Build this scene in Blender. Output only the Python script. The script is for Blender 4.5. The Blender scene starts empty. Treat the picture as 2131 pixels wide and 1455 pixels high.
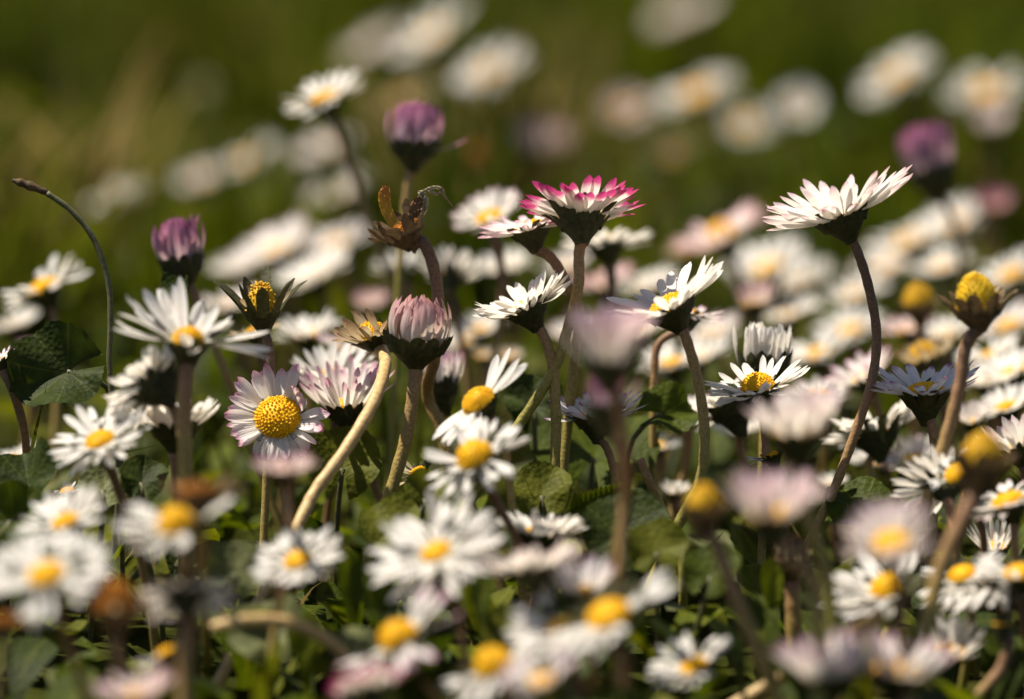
import bpy, math, random
from mathutils import Vector, Matrix
R_ = math.radians
scene = bpy.context.scene
COL = scene.collection

# ------------------------------------------------------------------ camera, sky, sun, exposure
PW, PH = 2131.0, 1455.0
LENS, PITCH, CAM_H = 171.0, 11.0, 0.25
FPX = PW * LENS / 36.0
cam_data = bpy.data.cameras.new("camera")
cam = bpy.data.objects.new("camera", cam_data); COL.objects.link(cam)
cam.location = (0, 0, CAM_H)
cam.rotation_euler = (R_(90 - PITCH), 0, 0)
cam_data.lens = LENS; cam_data.sensor_width = 36.0
cam_data.clip_start = 0.01; cam_data.clip_end = 500
cam_data.dof.use_dof = True
cam_data.dof.focus_distance = 1.0
cam_data.dof.aperture_fstop = LENS / 27.0
scene.camera = cam

SUN = Vector((-0.42, 0.14, 0.90)).normalized()
world = bpy.data.worlds.new("World"); scene.world = world; world.use_nodes = True
wn = world.node_tree
bg = wn.nodes['Background']
sky = wn.nodes.new('ShaderNodeTexSky'); sky.sky_type = 'NISHITA'; sky.sun_disc = False
sky.sun_elevation = math.asin(SUN.z)
sky.sun_rotation = math.atan2(SUN.x, SUN.y)
wn.links.new(sky.outputs[0], bg.inputs[0]); bg.inputs[1].default_value = 0.05
sl = bpy.data.lights.new("sun", 'SUN'); so = bpy.data.objects.new("sun", sl); COL.objects.link(so)
sl.energy = 5.0; sl.angle = R_(0.53); sl.color = (1.0, 0.91, 0.76)
so.rotation_euler = SUN.to_track_quat('Z', 'Y').to_euler()
scene.view_settings.view_transform = 'Standard'
scene.view_settings.look = 'None'
scene.view_settings.exposure = 1.04
scene.view_settings.gamma = 1.0
scene.cycles.use_denoising = True
scene.cycles.max_bounces = 8
scene.cycles.transparent_max_bounces = 4

# screen axes in the world
AR = Vector((1, 0, 0))
AF = Vector((0, math.cos(R_(PITCH)), -math.sin(R_(PITCH))))
AU = Vector((0, math.sin(R_(PITCH)), math.cos(R_(PITCH))))
def P(px, py, d):
    return Vector((0, 0, CAM_H)) + d * (AF + AR * ((px - PW / 2) / FPX) + AU * ((PH / 2 - py) / FPX))

# ------------------------------------------------------------------ materials
def new_mat(name):
    m = bpy.data.materials.new(name); m.use_nodes = True
    nt = m.node_tree
    for n in list(nt.nodes): nt.nodes.remove(n)
    return m, nt
def N(nt, t, **kw):
    n = nt.nodes.new(t)
    for k, v in kw.items():
        if k.startswith('i_'): n.inputs[int(k[2:])].default_value = v
        else: setattr(n, k, v)
    return n
def ramp(nt, stops):
    r = nt.nodes.new('ShaderNodeValToRGB')
    cr = r.color_ramp
    while len(cr.elements) > 1: cr.elements.remove(cr.elements[-1])
    cr.elements[0].position = stops[0][0]; cr.elements[0].color = (*stops[0][1], 1)
    for p, c in stops[1:]:
        e = cr.elements.new(p); e.color = (*c, 1)
    return r
def leafy(nt, color_socket, trans=0.35, rough=0.5, spec=0.3, bump=None, tint=None):
    L = nt.links
    p = N(nt, 'ShaderNodeBsdfPrincipled')
    p.inputs['Roughness'].default_value = rough
    p.inputs['Specular IOR Level'].default_value = spec
    L.new(color_socket, p.inputs['Base Color'])
    t = N(nt, 'ShaderNodeBsdfTranslucent')
    if tint:
        mx = N(nt, 'ShaderNodeMix', data_type='RGBA', blend_type='MULTIPLY'); mx.inputs[0].default_value = 1
        L.new(color_socket, mx.inputs[6]); mx.inputs[7].default_value = (*tint, 1)
        L.new(mx.outputs[2], t.inputs[0])
    else:
        L.new(color_socket, t.inputs[0])
    if bump is not None:
        L.new(bump, p.inputs['Normal'])
    ms = N(nt, 'ShaderNodeMixShader'); ms.inputs[0].default_value = trans
    L.new(p.outputs[0], ms.inputs[1]); L.new(t.outputs[0], ms.inputs[2])
    o = N(nt, 'ShaderNodeOutputMaterial'); L.new(ms.outputs[0], o.inputs[0])
    return p

def petal_mat(name, stops, trans=0.48):
    m, nt = new_mat(name); L = nt.links
    uv = N(nt, 'ShaderNodeUVMap')
    sep = N(nt, 'ShaderNodeSeparateXYZ'); L.new(uv.outputs[0], sep.inputs[0])
    geo = N(nt, 'ShaderNodeTexCoord')
    nz = N(nt, 'ShaderNodeTexNoise'); nz.inputs['Scale'].default_value = 420; nz.inputs['Detail'].default_value = 2
    L.new(geo.outputs['Object'], nz.inputs['Vector'])
    a = N(nt, 'ShaderNodeMath', operation='MULTIPLY_ADD'); a.inputs[1].default_value = 0.34
    L.new(nz.outputs[0], a.inputs[0]); L.new(sep.outputs[1], a.inputs[2])
    b = N(nt, 'ShaderNodeMath', operation='SUBTRACT'); L.new(a.outputs[0], b.inputs[0]); b.inputs[1].default_value = 0.17
    r = ramp(nt, stops); L.new(b.outputs[0], r.inputs[0])
    # fine lengthwise veins
    w = N(nt, 'ShaderNodeMath', operation='SINE')
    w0 = N(nt, 'ShaderNodeMath', operation='MULTIPLY'); w0.inputs[1].default_value = 27.0
    L.new(sep.outputs[0], w0.inputs[0]); L.new(w0.outputs[0], w.inputs[0])
    mr = N(nt, 'ShaderNodeMapRange'); mr.inputs[1].default_value = -1; mr.inputs[2].default_value = 1
    mr.inputs[3].default_value = 0.90; mr.inputs[4].default_value = 1.0
    L.new(w.outputs[0], mr.inputs[0])
    mx = N(nt, 'ShaderNodeMix', data_type='RGBA', blend_type='MULTIPLY'); mx.inputs[0].default_value = 1
    L.new(r.outputs[0], mx.inputs[6]); L.new(mr.outputs[0], mx.inputs[7])
    bp = N(nt, 'ShaderNodeBump'); bp.inputs['Strength'].default_value = 0.25; bp.inputs['Distance'].default_value = 0.0002
    L.new(w.outputs[0], bp.inputs['Height'])
    leafy(nt, mx.outputs[2], trans, 0.45, 0.25, bp.outputs[0], (1.0, 0.95, 0.86))
    return m
WH = (0.82, 0.80, 0.77)
PET = {
 0: petal_mat("petal_white", [(0, (0.74, 0.74, 0.55)), (0.15, WH), (1, (0.84, 0.82, 0.80))]),
 1: petal_mat("petal_blush", [(0, (0.74, 0.72, 0.56)), (0.2, WH), (0.80, (0.81, 0.77, 0.76)), (1, (0.72, 0.48, 0.57))]),
 2: petal_mat("petal_rose_tip", [(0, (0.74, 0.72, 0.58)), (0.2, WH), (0.70, (0.81, 0.75, 0.76)), (0.92, (0.70, 0.44, 0.55)), (1, (0.56, 0.22, 0.38))]),
 3: petal_mat("petal_magenta_tip", [(0, (0.78, 0.76, 0.62)), (0.3, (0.83, 0.80, 0.75)), (0.64, (0.82, 0.74, 0.73)), (0.80, (0.56, 0.09, 0.26)), (1, (0.48, 0.03, 0.20))]),
 4: petal_mat("petal_mauve", [(0, (0.72, 0.60, 0.62)), (0.35, (0.64, 0.44, 0.52)), (0.68, (0.50, 0.24, 0.36)), (1, (0.34, 0.10, 0.22))]),
 5: petal_mat("petal_withered", [(0, (0.40, 0.32, 0.18)), (0.5, (0.50, 0.43, 0.29)), (1, (0.34, 0.22, 0.12))]),
 6: petal_mat("petal_purple_tip", [(0, (0.72, 0.72, 0.60)), (0.2, (0.80, 0.79, 0.80)), (0.80, (0.76, 0.73, 0.78)), (0.95, (0.34, 0.16, 0.32)), (1.05, (0.24, 0.08, 0.20))]),
 7: petal_mat("petal_pale_pink", [(0, (0.78, 0.70, 0.62)), (0.3, (0.81, 0.74, 0.72)), (0.7, (0.78, 0.60, 0.62)), (1, (0.70, 0.40, 0.48))]),
 8: petal_mat("petal_brown", [(0, (0.10, 0.05, 0.02)), (0.5, (0.16, 0.08, 0.03)), (1, (0.09, 0.04, 0.015))], 0.2),
}
PET[9] = petal_mat("petal_orange", [(0, (0.42, 0.24, 0.03)), (0.5, (0.50, 0.26, 0.03)), (1, (0.40, 0.14, 0.03))], .45)
PET[10] = petal_mat("petal_soft_pink", [(0, (0.78, 0.72, 0.62)), (0.3, (0.81, 0.77, 0.75)), (0.75, (0.78, 0.66, 0.69)), (1, (0.68, 0.44, 0.55))])
PET[11] = petal_mat("petal_faded", [(0, (0.74, 0.66, 0.55)), (0.4, (0.78, 0.70, 0.64)), (0.75, (0.66, 0.46, 0.46)), (1, (0.44, 0.22, 0.24))])
def noisy_mat(name, c1, c2, scale, rough=0.6, trans=0.0, spec=0.3, bump=0.0, c3=None, vgrad=None):
    m, nt = new_mat(name); L = nt.links
    tc = N(nt, 'ShaderNodeTexCoord')
    nz = N(nt, 'ShaderNodeTexNoise'); nz.inputs['Scale'].default_value = scale; nz.inputs['Detail'].default_value = 5
    L.new(tc.outputs['Object'], nz.inputs['Vector'])
    st = [(0.3, c1), (0.68, c2)]
    if c3: st = [(0.25, c1), (0.5, c2), (0.72, c3)]
    r = ramp(nt, st); L.new(nz.outputs[0], r.inputs[0])
    out = r.outputs[0]
    if vgrad:
        uv = N(nt, 'ShaderNodeUVMap'); sep = N(nt, 'ShaderNodeSeparateXYZ'); L.new(uv.outputs[0], sep.inputs[0])
        oi = N(nt, 'ShaderNodeObjectInfo')
        ad = N(nt, 'ShaderNodeMath', operation='MULTIPLY_ADD'); ad.inputs[1].default_value = 0.6
        L.new(oi.outputs['Random'], ad.inputs[0]); L.new(sep.outputs[1], ad.inputs[2])
        sb = N(nt, 'ShaderNodeMath', operation='SUBTRACT'); L.new(ad.outputs[0], sb.inputs[0]); sb.inputs[1].default_value = 0.3
        r2 = ramp(nt, vgrad); L.new(sb.outputs[0], r2.inputs[0])
        mx = N(nt, 'ShaderNodeMix', data_type='RGBA', blend_type='MULTIPLY'); mx.inputs[0].default_value = 1
        L.new(r2.outputs[0], mx.inputs[6]); L.new(out, mx.inputs[7]); out = mx.outputs[2]
    bo = None
    if bump:
        b = N(nt, 'ShaderNodeBump'); b.inputs['Strength'].default_value = bump; b.inputs['Distance'].default_value = 0.0004
        L.new(nz.outputs[0], b.inputs['Height']); bo = b.outputs[0]
    leafy(nt, out, trans, rough, spec, bo)
    return m
M_STEM = noisy_mat("stem_skin", (0.55, 0.55, 0.5), (1.0, 1.0, 0.95), 1800, 0.55, 0.08, 0.3, 0.5,
    vgrad=[(0, (0.27, 0.24, 0.05)), (0.35, (0.38, 0.26, 0.09)), (0.7, (0.33, 0.18, 0.10)), (1, (0.16, 0.09, 0.055))])  # green foot to red-brown; dark head end also has shade under the flower painted in
M_STEM_PALE = noisy_mat("stem_dry", (0.36, 0.23, 0.09), (0.56, 0.40, 0.19), 900, 0.5, 0.1, 0.3, 0.3)
M_STEM_GREEN = noisy_mat("stem_dark_green", (0.06, 0.06, 0.025), (0.12, 0.11, 0.05), 1500, 0.55, 0.05, 0.3, 0.3)
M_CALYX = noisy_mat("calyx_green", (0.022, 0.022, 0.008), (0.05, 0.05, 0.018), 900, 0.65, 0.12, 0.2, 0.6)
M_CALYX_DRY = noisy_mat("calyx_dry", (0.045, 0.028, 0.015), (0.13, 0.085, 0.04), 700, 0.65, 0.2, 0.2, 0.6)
M_DISC = noisy_mat("disc_yellow", (0.72, 0.36, 0.004), (0.84, 0.52, 0.012), 900, 0.55, 0.12, 0.2)
M_DISC_OLD = noisy_mat("disc_old", (0.42, 0.20, 0.01), (0.62, 0.38, 0.012), 700, 0.6, 0.1, 0.2, 0, (0.40, 0.16, 0.02))
M_DISC_CONE = noisy_mat("disc_cone", (0.50, 0.34, 0.015), (0.74, 0.46, 0.010), 420, 0.6, 0.1, 0.2)
M_DISC_BROWN = noisy_mat("disc_brown", (0.22, 0.07, 0.012), (0.40, 0.16, 0.02), 500, 0.7, 0.1, 0.1)

def leaf_mat(name, c1, c2, vein, trans=0.4, rough=0.6, scale=300):
    m, nt = new_mat(name); L = nt.links
    tc = N(nt, 'ShaderNodeTexCoord')
    nz = N(nt, 'ShaderNodeTexNoise'); nz.inputs['Scale'].default_value = scale; nz.inputs['Detail'].default_value = 5
    L.new(tc.outputs['Object'], nz.inputs['Vector'])
    r = ramp(nt, [(0.32, c1), (0.7, c2)]); L.new(nz.outputs[0], r.inputs[0])
    uv = N(nt, 'ShaderNodeUVMap'); sep = N(nt, 'ShaderNodeSeparateXYZ'); L.new(uv.outputs[0], sep.inputs[0])
    # u holds the distance from the nearest vein (0 on it)
    mr = N(nt, 'ShaderNodeMapRange'); mr.inputs[1].default_value = 0.02; mr.inputs[2].default_value = 0.10
    mr.inputs[3].default_value = 0.6; mr.inputs[4].default_value = 0.0
    L.new(sep.outputs[0], mr.inputs[0])
    mx = N(nt, 'ShaderNodeMix', data_type='RGBA'); L.new(mr.outputs[0], mx.inputs[0])
    L.new(r.outputs[0], mx.inputs[6]); mx.inputs[7].default_value = (*vein, 1)
    v2 = N(nt, 'ShaderNodeTexVoronoi'); v2.inputs['Scale'].default_value = 900
    L.new(tc.outputs['Object'], v2.inputs['Vector'])
    b = N(nt, 'ShaderNodeBump'); b.inputs['Strength'].default_value = 0.5; b.inputs['Distance'].default_value = 0.0004
    L.new(v2.outputs['Distance'], b.inputs['Height'])
    leafy(nt, mx.outputs[2], trans, rough, 0.16, b.outputs[0], (1.0, 1.0, 0.3))
    return m
LEAF = [
 leaf_mat("leaf_green", (0.0369, 0.0533, 0.0025), (0.0697, 0.0943, 0.0049), (0.1394, 0.1476, 0.0164), 0.5),
 leaf_mat("leaf_dark", (0.0180, 0.0295, 0.0041), (0.0369, 0.0525, 0.0066), (0.0820, 0.0902, 0.0164), 0.4),
 leaf_mat("leaf_olive", (0.0779, 0.0861, 0.0057), (0.1271, 0.1353, 0.0115), (0.1640, 0.1722, 0.0246), 0.45),
 leaf_mat("leaf_grey_green", (0.0697, 0.0804, 0.0279), (0.1312, 0.1394, 0.0558), (0.1804, 0.1886, 0.0820), 0.3),
 leaf_mat("leaf_bright", (0.0902, 0.1148, 0.0033), (0.1394, 0.1640, 0.0066), (0.1968, 0.2132, 0.0246), 0.55),
]
GRASS = [
 noisy_mat("grass_green", (0.020, 0.032, 0.003), (0.050, 0.070, 0.005), 60, 0.8, 0.3, 0.0),
 noisy_mat("grass_olive", (0.044, 0.050, 0.004), (0.084, 0.090, 0.008), 60, 0.8, 0.3, 0.0),
 noisy_mat("grass_dry", (0.17, 0.115, 0.04), (0.30, 0.21, 0.085), 60, 0.8, 0.3, 0.0),
 noisy_mat("grass_bright", (0.062, 0.080, 0.002), (0.115, 0.138, 0.004), 60, 0.8, 0.4, 0.0),
]

# ------------------------------------------------------------------ mesh helpers
class MB:
    def __init__(s): s.v = []; s.f = []; s.uv = []; s.m = []
    def build(s, name, mats, parent=None, origin=Vector((0, 0, 0)), smooth=True):
        me = bpy.data.meshes.new(name)
        o3 = Vector(origin)
        me.from_pydata([tuple(Vector(p) - o3) for p in s.v], [], s.f)
        mats = mats if isinstance(mats, (list, tuple)) else [mats]
        for m in mats: me.materials.append(m)
        ul = me.uv_layers.new(name="UVMap")
        flat = []
        for f in s.f:
            for i in f: flat.extend(s.uv[i])
        ul.data.foreach_set('uv', flat)
        if s.m: me.polygons.foreach_set('material_index', s.m)
        if smooth: me.polygons.foreach_set('use_smooth', [True] * len(me.polygons))
        me.update()
        o = bpy.data.objects.new(name, me); COL.objects.link(o)
        if parent is not None: o.parent = parent
        else: o.location = o3
        return o
    def grid(s, rows, mi=None, uvs=None, closed=False):
        """rows: list of equal-length lists of points"""
        b = len(s.v); n = len(rows[0]); k = len(rows)
        for i, r in enumerate(rows):
            for j, p in enumerate(r):
                s.v.append(tuple(p))
                s.uv.append(uvs[i][j] if uvs else (j / max(1, n - 1), i / max(1, k - 1)))
        for i in range(k - 1):
            for j in range(n if closed else n - 1):
                j2 = (j + 1) % n
                s.f.append((b + i * n + j, b + i * n + j2, b + (i + 1) * n + j2, b + (i + 1) * n + j))
                if mi is not None: s.m.append(mi)
    def tube(s, pts, rads, sides=8, mi=None, cap=True):
        pts = [Vector(p) for p in pts]
        t0 = (pts[1] - pts[0]).normalized()
        ref = Vector((0, 1, 0)) if abs(t0.y) < 0.9 else Vector((1, 0, 0))
        a = t0.cross(ref).normalized()
        rows = []
        for i, p in enumerate(pts):
            t = (pts[min(i + 1, len(pts) - 1)] - pts[max(i - 1, 0)]).normalized()
            a = (a - t * a.dot(t)).normalized(); bb = t.cross(a)
            rows.append([p + (a * math.cos(2 * math.pi * j / sides) + bb * math.sin(2 * math.pi * j / sides)) * rads[i] for j in range(sides)])
        b0 = len(s.v)
        s.grid(rows, mi, closed=True)
        if cap:
            n = len(s.v)
            s.f.append(tuple(range(n - sides, n)))
            if mi is not None: s.m.append(mi)
            s.f.append(tuple(range(b0 + sides - 1, b0 - 1, -1)))
            if mi is not None: s.m.append(mi)

def catmull(pts, per=7):
    pts = [Vector(p) for p in pts]
    if len(pts) < 3:
        return [pts[0].lerp(pts[-1], i / per) for i in range(per + 1)]
    q = [pts[0] * 2 - pts[1]] + pts + [pts[-1] * 2 - pts[-2]]
    out = []
    for i in range(1, len(q) - 2):
        p0, p1, p2, p3 = q[i - 1:i + 3]
        for k in range(per):
            t = k / per
            out.append(0.5 * ((2 * p1) + (p2 - p0) * t + (2 * p0 - 5 * p1 + 4 * p2 - p3) * t * t + (3 * p1 - p0 - 3 * p2 + p3) * t ** 3))
    out.append(pts[-1])
    return out
def bez(a, b, c, d, n=16):
    r = []
    for i in range(n + 1):
        t = i / n; u = 1 - t
        r.append(a * u ** 3 + b * 3 * u * u * t + c * 3 * u * t * t + d * t ** 3)
    return r

ICO_V = []; ICO_F = []
def _ico():
    p = (1 + 5 ** 0.5) / 2
    for v in [(-1, p, 0), (1, p, 0), (-1, -p, 0), (1, -p, 0), (0, -1, p), (0, 1, p), (0, -1, -p), (0, 1, -p), (p, 0, -1), (p, 0, 1), (-p, 0, -1), (-p, 0, 1)]:
        ICO_V.append(Vector(v).normalized())
    ICO_F.extend([(0, 11, 5), (0, 5, 1), (0, 1, 7), (0, 7, 10), (0, 10, 11), (1, 5, 9), (5, 11, 4), (11, 10, 2), (10, 7, 6), (7, 1, 8), (3, 9, 4), (3, 4, 2), (3, 2, 6), (3, 6, 8), (3, 8, 9), (4, 9, 5), (2, 4, 11), (6, 2, 10), (8, 6, 7), (9, 8, 1)])
_ico()

def strip(mb, base, rad, side, up, length, width, e0, e1, prof, seg, cross, cup, twist, rng, mi=None, wave=0.0):
    """a petal / bract: a strip that leaves BASE along RAD, rising at e0 (base) to e1 (tip) degrees"""
    pos = Vector(base); rows = []; uvs = []
    ds = length / seg
    for i in range(seg + 1):
        t = i / seg
        e = R_(e0 + (e1 - e0) * t)
        d = rad * math.cos(e) + up * math.sin(e)
        nn = up * math.cos(e) - rad * math.sin(e)
        tw = R_(twist) * t
        sd = side * math.cos(tw) + nn * math.sin(tw); n2 = nn * math.cos(tw) - side * math.sin(tw)
        w = width * prof(t) * 0.5
        row = []; ur = []
        for j in range(cross):
            x = j / (cross - 1) * 2 - 1
            z = cup * w * (x * x - 0.5) - 0.10 * w * math.cos(x * 9.0) * 0.5
            row.append(pos + sd * (x * w) + n2 * (z + wave * w * math.sin(t * 7 + x * 3)))
            ur.append(((x + 1) / 2, t))
        rows.append(row); uvs.append(ur)
        pos = pos + d * ds
    mb.grid(rows, mi, uvs)
def prof_petal(t):
    w = 0.38 + 0.62 * min(1, t / 0.5) ** 0.8
    if t > 0.62: w *= max(0.10, max(0, 1 - ((t - 0.62) / 0.384) ** 2.3) ** 0.56)
    return w
def prof_bract(t):
    w = 0.9 + 0.1 * math.sin(t * 3)
    if t > 0.6: w *= max(0.1, math.sqrt(max(0, 1 - ((t - 0.6) / 0.405) ** 2)))
    return w
def prof_point(t):
    return max(0.06, math.sin(math.pi * min(1, 0.18 + 0.82 * t)) ** 0.8)

def tag(o, label=None, cat=None, group=None, kind=None):
    if label: o['label'] = label
    if cat: o['category'] = cat
    if group: o['group'] = group
    if kind: o['kind'] = kind
    return o

# ------------------------------------------------------------------ flowers
SEED = [7]
def flower(px, py, d, W, ang, face, cup, pink, label, name='daisy', cat='daisy', group='daisies of the lawn', n=46, curl=6, messy=1.0,
           rd=0.31, pl=0.76, pw=0.86, dh=0.27, cd=0.40, nb=14, bl=0.32, drop=0.0, bcup=None, stem=None, sr=0.88, sep=False, keep=None, zones=None,
           disc='y', calyx='g', stem_mat=None, fuzz=False, lean=None, florets=None, inward=0.0, cw=1.12, conv=None):
    SEED[0] += 1
    rng = random.Random(SEED[0] * 131 + 5)
    H = P(px, py, d)
    R = W * 0.5 * d / FPX
    a, fc = R_(ang), R_(face)
    nrm = ((-math.sin(a) * AR + math.cos(a) * AU) * math.cos(fc) - AF * math.sin(fc)).normalized()
    t1 = (AR - nrm * AR.dot(nrm)).normalized(); t2 = nrm.cross(t1)
    rdm = rd * R; cdm = cd * R
    # stem path, ground to head
    neck = H - nrm * cdm
    if stem:
        dd = d
        pts = []
        for s in stem:
            sd = s[2] if len(s) > 2 else d
            pts.append(P(s[0], s[1], sd))
        pts = [p for p in pts if p.z > 0.002] or [Vector((neck.x, neck.y, 0.004))]
        last = pts[-1]; prev = pts[-2] if len(pts) > 1 else neck
        dr = (last - prev); dr.z = min(dr.z, -1e-4)
        k = (last.z + 0.004) / max(1e-4, -dr.normalized().z)
        k = min(k, last.z * 2.5 + 0.01)
        endp = last + dr.normalized() * k
        endp.z = -0.004
        pts.append(endp)
        path = catmull([neck] + pts, 8)
    else:
        h = max(0.01, neck.z)
        lx = (lean if lean is not None else math.sin(a) * 0.35 + rng.uniform(-0.25, 0.25)) * h
        base = Vector((neck.x + lx, neck.y + rng.uniform(-0.1, 0.35) * h, -0.004))
        path = bez(neck, neck - nrm * h * 0.4, base + Vector((rng.uniform(-.1, .1) * h, 0, h * 0.45)), base, 18)
    base = path[-1].copy()
    root = bpy.data.objects.new(name, None); COL.objects.link(root); root.location = base
    root.empty_display_size = 0.005
    tag(root, label, cat, group)
    srm = sr * 0.001
    L = len(path)
    ms = MB()
    rad = [srm * (1.0 + 0.5 * math.exp(-i / 1.3)) * (1 + 0.05 * math.sin(i * 1.7 + SEED[0])) for i in range(L)]
    ms.tube(list(reversed(path)), list(reversed(rad)), 9)
    if fuzz:
        for q in range(420):
            i = rng.randrange(0, L - 1); t = rng.random()
            p = path[i].lerp(path[i + 1], t); tg = (path[i + 1] - path[i]).normalized()
            v = Vector((rng.gauss(0, 1), rng.gauss(0, 1), rng.gauss(0, 1))); v = (v - tg * v.dot(tg)).normalized()
            sdv = v.cross(tg) * 0.00004
            p0 = p + v * srm * 0.9
            hl = rng.uniform(0.0003, 0.0007)
            b0 = len(ms.v)
            for vv in (p0 - sdv, p0 + sdv, p0 + v * (srm * 0.1 + hl) + tg * rng.uniform(-.0002, .0002)):
                ms.v.append(tuple(vv)); ms.uv.append((0.5, 0.5))
            ms.f.append((b0, b0 + 1, b0 + 2))
    ms.build('stem', stem_mat or M_STEM, root, base)
    # calyx: a cup plus bracts
    mc = MB(); prof = []
    for i in range(9):
        t = i / 8
        q = t * t * (3 - 2 * t) * 0.55 + 0.45 * math.sin(t * math.pi / 2)
        r_ = srm * 1.12 + (rdm * cw - srm * 1.12) * q
        prof.append((r_, -cdm * 1.25 + cdm * 1.21 * t ** 0.95))
    sides = 22
    rows = [[H + nrm * z + (t1 * math.cos(2 * math.pi * j / sides) + t2 * math.sin(2 * math.pi * j / sides)) * r_ * (1 + 0.03 * math.sin(j * 4 + z * 900)) for j in range(sides)] for r_, z in prof]
    mc.grid(rows, closed=True)
    bc = cup * 0.8 if bcup is None else bcup
    for k in range(nb):
        th = 2 * math.pi * (k + rng.uniform(-.2, .2)) / nb
        u = t1 * math.cos(th) + t2 * math.sin(th); sd = -t1 * math.sin(th) + t2 * math.cos(th)
        b0 = H - nrm * (cdm * 0.42 + rng.uniform(0, .04) * R) + u * (rdm * cw * 0.88)
        ln = cdm * 0.45 + bl * R * rng.uniform(0.8, 1.15)
        bw = 2 * math.pi * rdm * cw / nb * 1.12
        strip(mc, b0, u, sd, nrm, ln, bw, max(bc, 62), bc + rng.gauss(0, 7 * messy), prof_bract, 5, 3, 0.25, rng.gauss(0, 6) * messy, rng)
    if fuzz:
        for q in range(380):
            i = rng.randrange(1, len(prof)); th = rng.uniform(0, 2 * math.pi)
            u = t1 * math.cos(th) + t2 * math.sin(th)
            p0 = H + nrm * prof[i][1] + u * prof[i][0] * 0.98
            hl = rng.uniform(0.0004, 0.0009); sdv = u.cross(nrm) * 0.00004
            tipv = p0 + (u + nrm * rng.uniform(-.6, .5)).normalized() * hl
            b1 = len(mc.v)
            for vv in (p0 - sdv, p0 + sdv, tipv): mc.v.append(tuple(vv)); mc.uv.append((.5, .5))
            mc.f.append((b1, b1 + 1, b1 + 2))
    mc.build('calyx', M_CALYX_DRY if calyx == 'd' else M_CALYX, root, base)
    # disc: dome of florets
    if disc:
        md = MB(); hh = dh * rdm * 2
        rows = []
        for i in range(6):
            ph = (i / 5) * math.pi / 2
            rows.append([H + nrm * (hh * math.sin(ph)) + (t1 * math.cos(2 * math.pi * j / 16) + t2 * math.sin(2 * math.pi * j / 16)) * rdm * max(0.02, math.cos(ph)) for j in range(16)])
        md.grid(rows, closed=True)
        nf = florets or (230 if sep else 110)
        fr = rdm * 1.02 / math.sqrt(nf)
        for k in range(nf):
            s = math.sqrt((k + .5) / nf); ph = s * math.pi / 2; th = k * 2.39996
            if hh > rdm * 1.2: ph = (k + .5) / nf * math.pi / 2 * 1.02
            jit = 1 + rng.uniform(-.04, .05) * messy
            u = t1 * math.cos(th) + t2 * math.sin(th)
            c = H + nrm * (hh * math.cos(ph) * jit) + u * (rdm * math.sin(ph) * jit)
            nn = (nrm * math.cos(ph) / max(hh, 1e-5) + u * math.sin(ph) / rdm).normalized()
            r_ = fr * rng.uniform(0.85, 1.1)
            b1 = len(md.v)
            for v in ICO_V:
                q = v * r_
                md.v.append(tuple(c + q + nn * (v.dot(nn) * r_ * 0.5))); md.uv.append((.5, s))
            for f in ICO_F: md.f.append((f[0] + b1, f[1] + b1, f[2] + b1))
        md.build('flower_disc', {'y': M_DISC, 'o': M_DISC_OLD, 'c': M_DISC_CONE, 'b': M_DISC_BROWN}[disc], root, base)
    # petals
    n = int(round(n * (rng.uniform(.95, 1.1) if sep else rng.uniform(.74, 1.2))))
    asym = rng.uniform(0, 6) if sep else rng.uniform(0, 15); aph = rng.uniform(0, 6.28)
    if cup > 60: asym *= .4
    gaps = [] if (sep or keep or cup > 60) else [(rng.uniform(0, 360), rng.uniform(3, 13)) for q in range(rng.choice([0, 1, 2, 2, 3]))]
    pls = 1 if sep else rng.uniform(.9, 1.08)
    mp = MB(); one = []
    for k in range(n):
        az = (360.0 * k / n + rng.gauss(0, 3.6) * messy) % 360
        if keep and not any((lo <= az <= hi) or (lo <= az + 360 <= hi) for lo, hi in keep): continue
        if any(abs((az - g0 + 180) % 360 - 180) < g1 for g0, g1 in gaps): continue
        c_, l_, cu = cup + asym * math.cos(R_(az) - aph), pls, curl
        for z in (zones or []):
            if z[0] <= az <= z[1] or z[0] <= az + 360 <= z[1]:
                c_, l_ = z[2], z[3]
                if len(z) > 4: cu = z[4]
        th = R_(az)
        u = t1 * math.cos(th) + t2 * math.sin(th); sd = -t1 * math.sin(th) + t2 * math.cos(th)
        lay = k % 2
        b0 = H + u * rdm * (0.90 if inward == 0 else 0.9 - inward * rng.random()) + nrm * (0.012 * R * (lay * 2 - 1) - drop * R)
        ln = pl * R * l_ * rng.uniform(0.9, 1.07)
        wd = 0.185 * R * pw * rng.uniform(0.85, 1.15)
        e0 = c_ + (5 if lay else -5) + rng.gauss(0, 6.0) * messy
        cu2 = (cu if conv is None else conv) + rng.gauss(0, 8) * messy
        tgt = MB() if sep else mp
        strip(tgt, b0, u, sd, nrm, ln, wd, e0 - cu2 * 0.5, e0 + cu2, prof_petal, 9 if sep else 7, 5 if sep else 4, rng.uniform(0.15, 0.5), rng.gauss(0, 14) * messy, rng)
        if sep: tgt.build('petal', PET[pink], root, base)
    if not sep and mp.v: mp.build('petal_ring', PET[pink], root, base)
    return root

F = flower
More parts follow.
